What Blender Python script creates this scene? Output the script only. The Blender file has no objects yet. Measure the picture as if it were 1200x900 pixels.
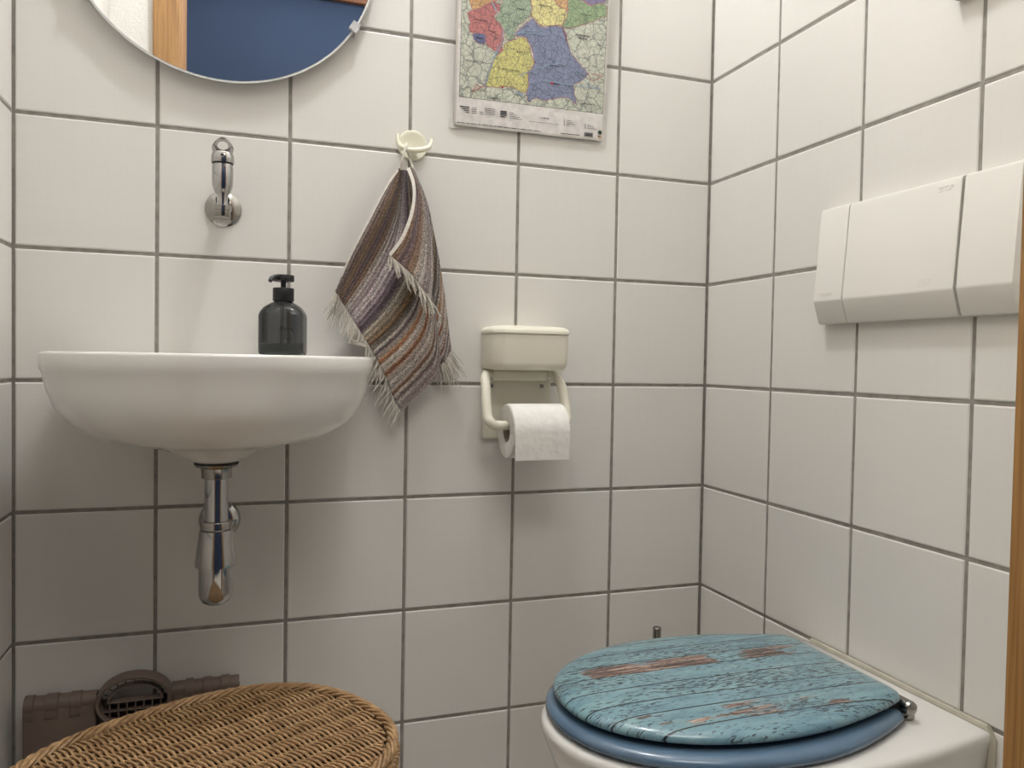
import bpy, math, random
from mathutils import Vector, Matrix
random.seed(7)
PI = math.pi
scene = bpy.context.scene
COL = scene.collection

# ---------------------------------------------------------------- camera
F, CX, CY, YAW, PIT, ROL = 914.75, 600.0, 450.0, .3323, -.0279, .0175
CAM = Vector((-.8863, -1.3687, .8529))
fw = Vector((math.sin(YAW)*math.cos(PIT), math.cos(YAW)*math.cos(PIT), math.sin(PIT)))
r0 = Vector((math.cos(YAW), -math.sin(YAW), 0)); u0 = r0.cross(fw)
rt = math.cos(ROL)*r0 + math.sin(ROL)*u0
up = -math.sin(ROL)*r0 + math.cos(ROL)*u0
cd = bpy.data.cameras.new('camera'); cam = bpy.data.objects.new('camera', cd); COL.objects.link(cam)
cd.sensor_width = 36; cd.sensor_fit = 'HORIZONTAL'; cd.lens = F/1200*36; cd.clip_start = .01
m = Matrix((rt, up, -fw)).transposed().to_4x4(); m.translation = CAM; cam.matrix_world = m
scene.camera = cam
scene.view_settings.view_transform = 'Standard'
scene.view_settings.look = 'None'

def ray(u, v): return (u-CX)/F*rt - (v-CY)/F*up + fw
def at(u, v, y):                       # measured point of the photo at a known depth from the back wall
    d = ray(u, v); return CAM + d*((y-CAM.y)/d.y)
def atx(u, v, x):
    d = ray(u, v); return CAM + d*((x-CAM.x)/d.x)

# ---------------------------------------------------------------- materials
def lin(c): return tuple(((x/255)/12.92 if x/255 <= .04045 else ((x/255+.055)/1.055)**2.4) for x in c) + (1,)
class NT:
    def __init__(s, name):
        s.m = bpy.data.materials.new(name); s.m.use_nodes = True
        s.t = s.m.node_tree; s.n = s.t.nodes; s.p = s.n['Principled BSDF']; s.out = s.n['Material Output']
    def new(s, t, **kw):
        n = s.n.new(t)
        for k, v in kw.items():
            if k.startswith('i_'):
                key = k[2:].replace('_', ' ')
                n.inputs[key].default_value = v
            else: setattr(n, k, v)
        return n
    def link(s, a, b): s.t.links.new(a, b)
    def set(s, **kw):
        for k, v in kw.items(): s.p.inputs[k.replace('_', ' ')].default_value = v
        return s
    def bump(s, sock, strength, dist=.001, nin=None):
        b = s.new('ShaderNodeBump'); b.inputs['Strength'].default_value = strength; b.inputs['Distance'].default_value = dist
        s.link(sock, b.inputs['Height'])
        if nin: s.link(nin.outputs[0], b.inputs['Normal'])
        s.link(b.outputs[0], s.p.inputs['Normal']); return b
    def coord(s, scale=(1, 1, 1), kind='Object'):
        tc = s.new('ShaderNodeTexCoord'); mp = s.new('ShaderNodeMapping'); mp.inputs['Scale'].default_value = scale
        s.link(tc.outputs[kind], mp.inputs['Vector']); return mp.outputs[0]
    def noise(s, vec, scale, detail=3, rough=.5):
        n = s.new('ShaderNodeTexNoise'); n.inputs['Scale'].default_value = scale; n.inputs['Detail'].default_value = detail
        n.inputs['Roughness'].default_value = rough
        if vec is not None: s.link(vec, n.inputs['Vector'])
        return n.outputs['Fac']
    def ramp(s, fac, stops, interp='LINEAR'):
        r = s.new('ShaderNodeValToRGB'); r.color_ramp.interpolation = interp
        e = r.color_ramp.elements
        while len(e) < len(stops): e.new(.5)
        while len(e) > len(stops): e.remove(e[-1])
        for i, (p, c) in enumerate(stops): e[i].position = p; e[i].color = c
        if fac is not None: s.link(fac, r.inputs[0])
        return r.outputs[0]
    def mix(s, fac, a, b, mode='MIX'):
        n = s.new('ShaderNodeMix', data_type='RGBA', blend_type=mode)
        for sock, v in ((n.inputs[0], fac), (n.inputs[6], a), (n.inputs[7], b)):
            if isinstance(v, (int, float)): sock.default_value = v
            elif isinstance(v, tuple): sock.default_value = v
            else: s.link(v, sock)
        return n.outputs[2]
    def math(s, op, a, b=None):
        n = s.new('ShaderNodeMath', operation=op)
        for i, v in enumerate((a, b)):
            if v is None: continue
            if isinstance(v, (int, float)): n.inputs[i].default_value = v
            else: s.link(v, n.inputs[i])
        return n.outputs[0]
    def color(s, sock): s.link(sock, s.p.inputs['Base Color'])
g1 = lambda v: (v, v, v, 1)

def plain(name, rgb, rough=.4, metal=0, var=.04, scale=30, coat=0, bumpy=0, spec=.5):
    n = NT(name); c = lin(rgb)
    f = n.noise(n.coord(), scale, 3)
    d = tuple(x*(1-var*2) for x in c[:3]) + (1,); e = tuple(min(1, x*(1+var)) for x in c[:3]) + (1,)
    n.color(n.ramp(f, [(.3, d), (.7, e)]))
    n.set(Roughness=rough, Metallic=metal, Specular_IOR_Level=spec)
    if coat: n.set(Coat_Weight=coat, Coat_Roughness=.05)
    if bumpy: n.bump(n.noise(n.coord(), 400, 4), bumpy, .001)
    return n.m

def tile_mat():
    n = NT('satin_tile')
    a = n.noise(n.coord((300, 300, 3)), 1, 2); b = n.noise(n.coord((3, 3, 300)), 1, 2)
    w = n.math('ADD', a, b)
    cl = n.noise(n.coord(), 2.2, 2)
    base = n.ramp(cl, [(.3, lin((226, 223, 217))), (.7, lin((230, 227, 221)))])
    rib = n.ramp(w, [(.75, g1(.985)), (1.2, g1(1))])
    n.color(n.mix(1.0, base, rib, 'MULTIPLY'))
    n.set(Roughness=.38, Specular_IOR_Level=.4)
    n.bump(w, .06, .0006)
    return n.m
def grout_mat():
    n = NT('grey_grout'); f = n.noise(n.coord(), 60, 5)
    n.color(n.ramp(f, [(.3, lin((132, 127, 120))), (.7, lin((160, 155, 147)))])); n.set(Roughness=.9)
    n.bump(n.noise(n.coord(), 900, 3), .4); return n.m
def oak_mat():
    n = NT('oak_veneer')
    g = n.noise(n.coord((60, 60, 2.2)), 2.2, 6, .6); f = n.noise(n.coord((260, 260, 6)), 1, 3)
    c = n.ramp(g, [(.25, lin((128, 88, 46))), (.5, lin((164, 120, 68))), (.75, lin((186, 144, 90)))])
    n.color(n.mix(.35, c, n.ramp(f, [(.35, lin((102, 68, 36))), (.6, lin((180, 138, 86)))]), 'MIX'))
    n.set(Roughness=.45); n.bump(f, .15, .0004); return n.m
def plaster_mat(name, rgb, amt=.5):
    n = NT(name); c = lin(rgb)
    n.color(n.ramp(n.noise(n.coord(), 4, 4), [(.3, tuple(x*.94 for x in c[:3])+(1,)), (.7, c)]))
    n.set(Roughness=.9); n.bump(n.noise(n.coord(), 160, 5), amt, .003); return n.m
def chrome_mat(name='chrome', rough=.06, rgb=(186, 185, 184)):
    n = NT(name); n.set(Metallic=1.0)
    n.color(n.ramp(n.noise(n.coord(), 25, 3), [(.3, tuple(x*.9 for x in lin(rgb)[:3])+(1,)), (.7, lin(rgb))]))
    r = n.ramp(n.noise(n.coord(), 90, 4), [(.45, g1(rough)), (.8, g1(rough+.12))])
    n.link(r, n.p.inputs['Roughness']); return n.m
def mirror_mat():
    n = NT('mirror_glass'); n.set(Metallic=1.0, Roughness=.015)
    n.color(n.ramp(n.noise(n.coord(), 3, 2), [(.3, g1(.80)), (.7, g1(.83))])); return n.m
def smoke_glass():
    n = NT('smoked_glass')
    tr = n.new('ShaderNodeBsdfTransparent'); gl = n.new('ShaderNodeBsdfGlossy'); gl.inputs['Roughness'].default_value = .04
    tr.inputs['Color'].default_value = (.27, .28, .29, 1)
    f = n.ramp(n.noise(n.coord(), 8, 2), [(.3, (.38, .39, .40, 1)), (.7, (.45, .46, .47, 1))]); n.link(f, tr.inputs['Color'])
    fr = n.new('ShaderNodeFresnel'); fr.inputs['IOR'].default_value = 1.45
    df = n.new('ShaderNodeBsdfDiffuse'); df.inputs['Color'].default_value = (.03, .032, .035, 1)
    m0 = n.new('ShaderNodeMixShader'); m0.inputs[0].default_value = .22; n.link(tr.outputs[0], m0.inputs[1]); n.link(df.outputs[0], m0.inputs[2])
    m1 = n.new('ShaderNodeMixShader'); n.link(fr.outputs[0], m1.inputs[0]); n.link(m0.outputs[0], m1.inputs[1]); n.link(gl.outputs[0], m1.inputs[2])
    n.link(m1.outputs[0], n.out.inputs[0]); return n.m
def wicker_mat():
    n = NT('wicker_cane')
    f = n.noise(n.coord(), 45, 4); h = n.noise(n.coord(), 260, 3)
    c = n.ramp(f, [(.25, lin((134, 102, 68))), (.5, lin((176, 140, 98))), (.75, lin((210, 176, 130)))])
    n.color(n.mix(.35, c, n.ramp(h, [(.35, lin((90, 64, 42))), (.65, lin((184, 150, 110)))])))
    n.set(Roughness=.55); n.bump(h, .3, .0006); return n.m
def towel_mat():
    n = NT('striped_terry')
    uv = n.new('ShaderNodeUVMap', uv_map='stripe'); sp = n.new('ShaderNodeSeparateXYZ'); n.link(uv.outputs[0], sp.inputs[0])
    u = sp.outputs[0]
    w = n.noise(n.coord(), 300, 3); wob = n.math('MULTIPLY', n.math('SUBTRACT', w, .5), .012)
    uu = n.math('ADD', u, wob)
    S = [(0, (150, 140, 134)), (.05, (112, 94, 88)), (.11, (134, 108, 84)), (.16, (104, 88, 92)), (.21, (128, 102, 82)),
         (.26, (160, 152, 144)), (.31, (132, 116, 116)), (.35, (172, 162, 158)), (.39, (150, 136, 138)), (.43, (112, 96, 104)), (.47, (84, 70, 78)),
         (.50, (166, 156, 142)), (.54, (138, 124, 106)), (.575, (118, 92, 66)), (.605, (86, 80, 72)), (.635, (166, 156, 146)), (.66, (86, 70, 76)), (.685, (172, 162, 150)),
         (.71, (150, 96, 52)), (.735, (180, 170, 160)), (.76, (178, 168, 158)), (.785, (134, 84, 48)), (.81, (168, 156, 146)), (.86, (174, 164, 156)),
         (.885, (122, 84, 62)), (.905, (170, 160, 152)), (.93, (104, 88, 84)), (.95, (176, 166, 160)), (.97, (112, 94, 92)), (1, (178, 170, 164))]
    base = n.ramp(uu, [(p, lin(c)) for p, c in S])
    dk = n.noise(n.coord((1, 1, 1)), 480, 4, .75)
    spk = n.ramp(dk, [(.36, g1(.45)), (.5, g1(1.25)), (.62, g1(2.5))])
    c = n.mix(1.0, base, spk, 'MULTIPLY')
    rib = n.math('SINE', n.math('MULTIPLY', uu, 2*PI*30))
    rm = n.ramp(n.math('ADD', n.math('MULTIPLY', rib, .5), .5), [(.0, g1(.55)), (.3, g1(1))])
    n.color(n.mix(.8, c, n.mix(1.0, c, rm, 'MULTIPLY')))
    n.set(Roughness=.95, Sheen_Weight=.2, Specular_IOR_Level=.1)
    hgt = n.math('ADD', n.math('MULTIPLY', dk, 1.2), n.math('MULTIPLY', rib, .5))
    n.bump(hgt, .9, .003); return n.m
def lid_mat():
    n = NT('weathered_blue_planks')
    tc = n.new('ShaderNodeTexCoord')
    wn = n.new('ShaderNodeTexNoise'); wn.inputs['Scale'].default_value = 9; wn.inputs['Detail'].default_value = 3
    n.link(tc.outputs['Object'], wn.inputs['Vector'])
    sp = n.new('ShaderNodeSeparateXYZ'); n.link(tc.outputs['Object'], sp.inputs[0])
    x, y = sp.outputs[0], sp.outputs[1]
    yw = n.math('ADD', y, n.math('MULTIPLY', n.math('SUBTRACT', wn.outputs[0], .5), .005))
    f = n.math('ADD', n.math('MULTIPLY', yw, -1/.36), .5)         # 0 = edge at back wall side, 1 = edge at door side
    L = [.015, .125, .215, .315, .41, .52, .63, .715, .825, .94]
    st = [(0, g1(1))]
    for p in L:
        if p > .02: st.append((p-.0065, g1(1)))
        st.append((p, g1(0))); st.append((p+.0055, g1(1)))
    line = n.ramp(f, st)
    pc = [(104, 144, 158), (112, 152, 162), (102, 140, 152), (94, 130, 142), (124, 164, 172), (110, 148, 160), (116, 154, 164), (104, 142, 158), (114, 150, 160), (98, 136, 154), (110, 146, 156)]
    line = n.ramp(line, [(.35, g1(0)), (.62, g1(1))])
    plank = n.ramp(f, [(0, lin(pc[0]))] + [(p, lin(pc[i+1])) for i, p in enumerate(L)], 'CONSTANT')
    v1 = n.coord((14, 80, 14)); v2 = n.coord((95, 430, 95)); v3 = n.coord((4, 18, 4))
    g = n.noise(v1, 1, 6, .65); sm = n.noise(v2, 1, 4, .6); big = n.noise(v3, 1, 3, .5)
    tint = n.ramp(g, [(.32, lin((84, 118, 140))), (.5, lin((130, 166, 174))), (.68, lin((160, 190, 192)))])
    c = n.mix(.5, plank, tint)
    # long peeled band in one plank, patches elsewhere
    band = n.ramp(f, [(.27, g1(0)), (.315, g1(.0)), (.325, g1(1)), (.405, g1(1)), (.412, g1(0)), (.70, g1(0)), (.73, g1(.62)), (.82, g1(.7)), (.828, g1(.1)), (.94, g1(.3))])
    xr = n.ramp(n.math('ADD', n.math('MULTIPLY', x, 1/.44), .5), [(.08, g1(0)), (.16, g1(1)), (.52, g1(.95)), (.62, g1(.25)), (.72, g1(.75)), (.95, g1(.45))])
    pe = n.math('ADD', n.math('MULTIPLY', n.mix(1.0, band, xr, 'MULTIPLY'), .30), n.math('ADD', n.math('MULTIPLY', g, .62), n.math('MULTIPLY', big, .36)))
    pm = n.ramp(pe, [(.665, g1(0)), (.69, g1(1))])
    wood = n.ramp(n.noise(n.coord((14, 190, 14)), 1, 4, .7), [(.36, lin((44, 36, 34))), (.46, lin((104, 78, 70))), (.56, lin((150, 122, 110))), (.66, lin((202, 178, 160)))])
    c = n.mix(pm, c, wood)
    dm = n.ramp(n.math('ADD', n.math('MULTIPLY', sm, .82), n.math('MULTIPLY', big, .35)), [(.625, g1(0)), (.655, g1(.9))])
    c = n.mix(dm, c, lin((48, 56, 62)))
    lm = n.ramp(sm, [(.27, g1(.35)), (.33, g1(0))]); c = n.mix(lm, c, lin((196, 206, 196)))
    c = n.mix(1.0, c, n.mix(line, lin((26, 30, 38)), g1(1)), 'MULTIPLY')
    n.color(c); n.set(Roughness=.28, Coat_Weight=.4, Coat_Roughness=.12); n.bump(line, .12, .0006); return n.m
def paper_mat():
    n = NT('tissue_paper')
    vor = n.new('ShaderNodeTexVoronoi', feature='SMOOTH_F1'); vor.inputs['Scale'].default_value = 95; n.link(n.coord(), vor.inputs['Vector'])
    f = n.noise(n.coord(), 60, 3)
    n.color(n.ramp(f, [(.3, lin((232, 230, 224))), (.7, lin((240, 238, 232)))])); n.set(Roughness=.95, Specular_IOR_Level=.1)
    n.bump(n.math('ADD', vor.outputs[0], n.math('MULTIPLY', n.noise(n.coord(), 500, 3), .5)), .5, .0015); return n.m
def map_mat(name, rgb, line=(64, 72, 82), amt=1.0, sc=82):
    n = NT(name)
    v = n.coord((1, 1, 1)); nz = n.new('ShaderNodeTexNoise'); nz.inputs['Scale'].default_value = 60; nz.inputs['Detail'].default_value = 3; n.link(v, nz.inputs['Vector'])
    ve = n.new('ShaderNodeVectorMath', operation='MULTIPLY_ADD'); ve.inputs[1].default_value = (.012, .012, .012)
    n.link(nz.outputs['Color'], ve.inputs[0]); n.link(v, ve.inputs[2])
    def edges(s, w):
        vo = n.new('ShaderNodeTexVoronoi', feature='DISTANCE_TO_EDGE'); vo.inputs['Scale'].default_value = s; n.link(ve.outputs[0], vo.inputs['Vector'])
        return n.ramp(vo.outputs['Distance'], [(w*.4, g1(1)), (w, g1(0))])
    blot = n.noise(v, 80, 3)
    c = lin(rgb); base = n.ramp(blot, [(.3, tuple(x*.86 for x in c[:3])+(1,)), (.7, tuple(min(1, x*1.08) for x in c[:3])+(1,))])
    e = n.mix(.55*amt, g1(0), edges(sc, .055)); c1 = n.mix(e, base, lin(line))
    e2 = n.mix(.4*amt, g1(0), edges(sc*2.3, .075)); c2 = n.mix(e2, c1, lin(line))
    n.color(c2); n.set(Roughness=.45, Coat_Weight=.25, Coat_Roughness=.15); return n.m

M = dict(
    tile=tile_mat(), grout=grout_mat(), oak=oak_mat(), plaster=plaster_mat('rough_white_plaster', (236, 233, 226), .8),
    blue=plaster_mat('blue_wall_paint', (36, 53, 80), .15), ceil=plaster_mat('white_ceiling_paint', (240, 238, 232), .2),
    floor=plain('light_floor_tile', (206, 201, 192), .4), brown=plain('brown_wood_boards', (112, 70, 40), .5, var=.12, scale=8),
    chrome=chrome_mat(), dullchrome=chrome_mat('worn_chrome', .15, (160, 157, 152)), mirror=mirror_mat(),
    edge=plain('polished_glass_edge', (236, 238, 236), .2), ceramic=plain('white_ceramic', (232, 230, 225), .12, var=.01, scale=3, coat=.5),
    plate=plain('white_plastic', (227, 224, 217), .35, var=.01, scale=4), cream=plain('cream_plastic', (234, 229, 212), .38, var=.015, scale=6),
    ivory=plain('ivory_plastic', (236, 233, 212), .3, var=.015, scale=6), dark=plain('black_rubber', (22, 22, 22), .6),
    black=plain('matte_black_plastic', (20, 20, 21), .4), glass=smoke_glass(), liquid=plain('grey_liquid_soap', (190, 192, 188), .3),
    tube=plain('pale_dip_tube', (150, 150, 146), .3), wicker=wicker_mat(), wshade=plain('wicker_inside_shade', (44, 28, 17), .9),
    stool=plain('brown_moulded_plastic', (118, 102, 92), .5, var=.08, scale=14), stoolshade=plain('shaded_brown_plastic', (52, 43, 38), .6),
    seat=plain('blue_seat_paint', (92, 118, 142), .25, var=.06, scale=12, coat=.4), lid=lid_mat(), towel=towel_mat(),
    fringe=plain('cotton_fringe', (208, 201, 190), .95, var=.12, scale=200, spec=.1), hem=plain('white_cotton_tape', (226, 220, 210), .9, var=.05, scale=150, spec=.1),
    paper=paper_mat(), card=plain('grey_cardboard', (168, 158, 142), .9), sil=plain('aged_silicone', (190, 184, 168), .4, var=.05),
    clip=plain('clear_plastic_clip', (206, 206, 204), .2), screw=chrome_mat('screw_steel', .25, (150, 146, 140)), sheet=plain('laminated_paper', (226, 221, 217), .3, var=.01), ink=plain('black_ink', (34, 34, 38), .5),
    film=plain('clear_laminate_edge', (206, 201, 192), .2), box=plain('beige_cabinet', (176, 166, 150), .45),
)

# ---------------------------------------------------------------- mesh helpers
class MB:
    def __init__(s): s.v = []; s.f = []; s.mi = []; s.uv = None
    def add(s, vs, fs, mi=0):
        b = len(s.v); s.v += [Vector(p) for p in vs]
        s.f += [tuple(b+i for i in f) for f in fs]; s.mi += [mi]*len(fs); return b
    def loft(s, rings, cap0=True, cap1=True, closed=True, mi=0):
        n = len(rings[0]); b = len(s.v)
        for r in rings: s.v += [Vector(p) for p in r]
        for i in range(len(rings)-1):
            for j in range(n if closed else n-1):
                k = (j+1) % n
                s.f.append((b+i*n+j, b+i*n+k, b+(i+1)*n+k, b+(i+1)*n+j)); s.mi.append(mi)
        if cap0: s.f.append(tuple(b+j for j in reversed(range(n)))); s.mi.append(mi)
        if cap1: s.f.append(tuple(b+(len(rings)-1)*n+j for j in range(n))); s.mi.append(mi)
        return s
    def lathe(s, prof, c=(0, 0, 0), axis=(0, 0, 1), seg=40, mi=0, cap=True):
        ax = Vector(axis).normalized(); t = Vector((1, 0, 0)) if abs(ax.x) < .9 else Vector((0, 1, 0))
        e1 = (t - ax*t.dot(ax)).normalized(); e2 = ax.cross(e1); c = Vector(c)
        rings = [[c + ax*h + (e1*math.cos(2*PI*j/seg) + e2*math.sin(2*PI*j/seg))*max(r, 1e-5) for j in range(seg)] for r, h in prof]
        return s.loft(rings, cap, cap, mi=mi)
    def tube(s, pts, rad, seg=8, cap=True, closed=False, mi=0):
        P = [Vector(p) for p in pts]; n = len(P); R = rad if isinstance(rad, (list, tuple)) else [rad]*n
        rings = []; prev = None
        for i in range(n):
            a = P[i-1] if (i > 0 or closed) else P[i]; b = P[(i+1) % n] if (i < n-1 or closed) else P[i]
            d = (b-a).normalized()
            if prev is None:
                t = Vector((0, 0, 1)) if abs(d.z) < .9 else Vector((1, 0, 0)); e = (t-d*t.dot(d)).normalized()
            else:
                e = prev - d*prev.dot(d); e = e.normalized()
            prev = e; g = d.cross(e)
            rings.append([P[i] + (e*math.cos(2*PI*j/seg)+g*math.sin(2*PI*j/seg))*R[i] for j in range(seg)])
        if closed: rings.append(rings[0]); cap = False
        return s.loft(rings, cap, cap, mi=mi)
    def box(s, a, b, r=0, seg=3, mi=0):
        a = Vector(a); b = Vector(b); lo = Vector(map(min, a, b)); hi = Vector(map(max, a, b))
        if r <= 0:
            vs = [(x, y, z) for x in (lo.x, hi.x) for y in (lo.y, hi.y) for z in (lo.z, hi.z)]
            s.add(vs, [(0, 1, 3, 2), (4, 6, 7, 5), (0, 4, 5, 1), (2, 3, 7, 6), (0, 2, 6, 4), (1, 5, 7, 3)], mi); return s
        rings = []
        for k in range(seg+1):
            t = k/seg*PI/2; rings.append(rrect(lo, hi, r, r*(1-math.sin(t)), lo.z+r*(1-math.cos(t))))
        for k in range(seg+1):
            t = k/seg*PI/2; rings.append(rrect(lo, hi, r, r*(1-math.cos(t)), hi.z-r*(1-math.sin(t))))
        return s.loft(rings, mi=mi)
    def build(s, name, mat, parent=None, smooth=True, origin=None, ang=35, mods=()):
        off = origin if origin is not None else (OFF[parent.name] if parent else Vector((0, 0, 0)))
        off = Vector(off)
        me = bpy.data.meshes.new(name); me.from_pydata([tuple(p-off) for p in s.v], [], s.f)
        for mm in (mat if isinstance(mat, list) else [mat]): me.materials.append(mm)
        me.polygons.foreach_set('material_index', s.mi)
        if s.uv:
            ul = me.uv_layers.new(name='stripe')
            for lp in me.loops: ul.data[lp.index].uv = s.uv[lp.vertex_index]
        me.update()
        if smooth:
            me.polygons.foreach_set('use_smooth', [True]*len(me.polygons))
            try: me.set_sharp_from_angle(angle=math.radians(ang))
            except Exception: pass
        o = bpy.data.objects.new(name, me); COL.objects.link(o)
        if parent: o.parent = parent; OFF[o.name] = off
        else: o.location = off; OFF[o.name] = off
        for t, kw in mods:
            md = o.modifiers.new(t.lower(), t)
            for k, v in kw.items(): setattr(md, k, v)
        return o
OFF = {}
def rrect(lo, hi, r, inset, z, n=5):
    x0, x1, y0, y1 = lo.x+inset, hi.x-inset, lo.y+inset, hi.y-inset; rr = max(r-inset, .0002); out = []
    for cx, cy, a0 in ((x1-rr, y1-rr, 0), (x0+rr, y1-rr, 90), (x0+rr, y0+rr, 180), (x1-rr, y0+rr, 270)):
        for k in range(n+1):
            a = math.radians(a0+90*k/n); out.append(Vector((cx+rr*math.cos(a), cy+rr*math.sin(a), z)))
    return out
def thing(name, label, cat, loc, group=None):
    o = bpy.data.objects.new(name, None); COL.objects.link(o); o.location = loc; o.empty_display_size = .05
    OFF[o.name] = Vector(loc); return tag(o, label, cat, group)
def tag(o, label, cat, group=None, kind=None):
    o['label'] = label; o['category'] = cat
    if group: o['group'] = group
    if kind: o['kind'] = kind
    return o
def struct(o, label=None):
    o['kind'] = 'structure'
    if label: o['label'] = label
    return o
def cat_rom(P, n):
    P = [Vector(p) for p in P]; P = [2*P[0]-P[1]] + P + [2*P[-1]-P[-2]]; out = []; k = len(P)-3
    for i in range(n):
        t = i/(n-1)*k; j = min(int(t), k-1); t -= j; a, b, c, d = P[j:j+4]
        out.append(.5*((2*b) + (c-a)*t + (2*a-5*b+4*c-d)*t*t + (3*b-a-3*c+d)*t**3))
    return out
def text_mesh(mb, s, size, org, ex, ey, depth=.0004, mi=0, align='CENTER', bold=0.0):
    cu = bpy.data.curves.new('lettering_curve', 'FONT'); cu.body = s; cu.size = size; cu.align_x = align; cu.align_y = 'CENTER'
    cu.extrude = .0; cu.offset = bold; cu.resolution_u = 2
    o = bpy.data.objects.new('lettering_curve', cu); COL.objects.link(o)
    dg = bpy.context.evaluated_depsgraph_get(); me = bpy.data.meshes.new_from_object(o.evaluated_get(dg))
    n = Vector(ex).cross(Vector(ey)).normalized(); org = Vector(org)
    vs = [org + Vector(ex)*v.co.x + Vector(ey)*v.co.y for v in me.vertices]; N = len(vs)
    fs = [tuple(p.vertices) for p in me.polygons]
    if depth > 0:
        ec = {}
        for f in fs:
            for i in range(len(f)):
                e = (f[i], f[(i+1) % len(f)]); ec[e] = 1
        side = [(a, b) for a, b in ec if (b, a) not in ec]
        vs2 = [p + n*depth for p in vs]
        mb.add(vs+vs2, [tuple(i+N for i in f) for f in fs] + [(a, b, b+N, a+N) for a, b in side], mi)
    else: mb.add(vs, fs, mi)
    bpy.data.objects.remove(o); bpy.data.curves.remove(cu); bpy.data.meshes.remove(me)

# ---------------------------------------------------------------- room shell
ROW = [1.421-.203*k for k in range(-5, 8)][::-1]      # 0 .. 2.436
def tiled(name, org, eu, ev, us, vs, nrm):
    org, eu, ev, nrm = map(Vector, (org, eu, ev, nrm)); mb = MB()
    def P(u, v, h): return org + eu*u + ev*v + nrm*h
    g = .0023; prof = [(g, -.0030), (g+.0002, -.0022), (g+.0012, -.0007), (g+.0027, 0)]
    for i in range(len(us)-1):
        for j in range(len(vs)-1):
            u0_, u1_, v0_, v1_ = us[i], us[i+1], vs[j], vs[j+1]
            rings = [[P(u0_+a, v0_+a, h), P(u1_-a, v0_+a, h), P(u1_-a, v1_-a, h), P(u0_+a, v1_-a, h)] for a, h in prof]
            mb.loft(rings, False, True)
    G = [P(us[0]-.002, vs[0], -.0017), P(us[-1]+.002, vs[0], -.0017), P(us[-1]+.002, vs[-1], -.0017), P(us[0]-.002, vs[-1], -.0017)]
    B = [p - nrm*.06 for p in G]
    mb.add(G+B, [(0, 1, 2, 3), (7, 6, 5, 4), (0, 4, 5, 1), (1, 5, 6, 2), (2, 6, 7, 3), (3, 7, 4, 0)], 1)
    return struct(mb.build(name, [M['tile'], M['grout']], smooth=False))
XL = -1.2171
cols = [XL] + [-.2055-.203*k for k in range(4, -1, -1)] + [0]
cols[1] = -.2055-.203*4
tiled('wall_back', (0, 0, 0), (1, 0, 0), (0, 0, 1), cols, ROW, (0, -1, 0))
YR = [0, .2068, .4098, .6128, .8158, .915]
tiled('wall_right', (0, 0, 0), (0, -1, 0), (0, 0, 1), YR, ROW, (-1, 0, 0))
tiled('wall_left', (XL, -.915, 0), (0, 1, 0), (0, 0, 1), [0, .0955, .2985, .5015, .7045, .915], ROW, (1, 0, 0))
DX0, DX1, DZ, YF = -1.041, -.29, 2.02, -.915
mb = MB()
mb.box((XL-.06, YF, 0), (DX0-.02, YF-.13, 2.436)).box((DX1+.02, YF, 0), (.06, YF-.13, 2.436)).box((DX0-.02, YF, DZ+.02), (DX1+.02, YF-.13, 2.436))
struct(mb.build('wall_front', M['plaster'], smooth=False))
mb = MB()
for x0, x1 in ((DX0-.02, DX0), (DX1, DX1+.02)): mb.box((x0, YF+.015, 0), (x1, YF-.145, DZ), .002)
mb.box((DX0-.02, YF+.015, DZ), (DX1+.02, YF-.145, DZ+.02), .002)
for y0, y1 in ((YF+.0003, YF+.017), (YF-.1303, YF-.147)):
    mb.box((DX0-.071, y0, 0), (DX0-.003, y1, DZ+.07), .004).box((DX1+.003, y0, 0), (DX1+.071, y1, DZ+.07), .004).box((DX0-.003, y0, DZ+.003), (DX1+.003, y1, DZ+.07), .004)
struct(mb.build('door_1', M['oak']), 'oak door frame')
struct(MB().box((-2.2, .1, -.06), (1.4, -2.5, 0)).build('floor', M['floor'], smooth=False))
struct(MB().box((-2.2, .1, 2.437), (1.4, -2.5, 2.5)).build('ceiling', M['ceil'], smooth=False))
struct(MB().box((-2.2, -2.05, 0), (1.4, -2.11, 2.437)).build('wall_hall', M['blue'], smooth=False))
struct(MB().box((-2.2, -1.046, 0), (-2.26, -2.05, 2.437)).build('wall_hall_left', M['plaster'], smooth=False))
struct(MB().box((1.4, -1.046, 0), (1.46, -2.05, 2.437)).build('wall_hall_right', M['plaster'], smooth=False))
mb = MB(); mb.box((-2.2, -2.049, 2.345), (1.4, -2.025, 2.4365), .004)
struct(mb.build('trim_1', M['brown']), 'brown wooden board above the blue wall')

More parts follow.
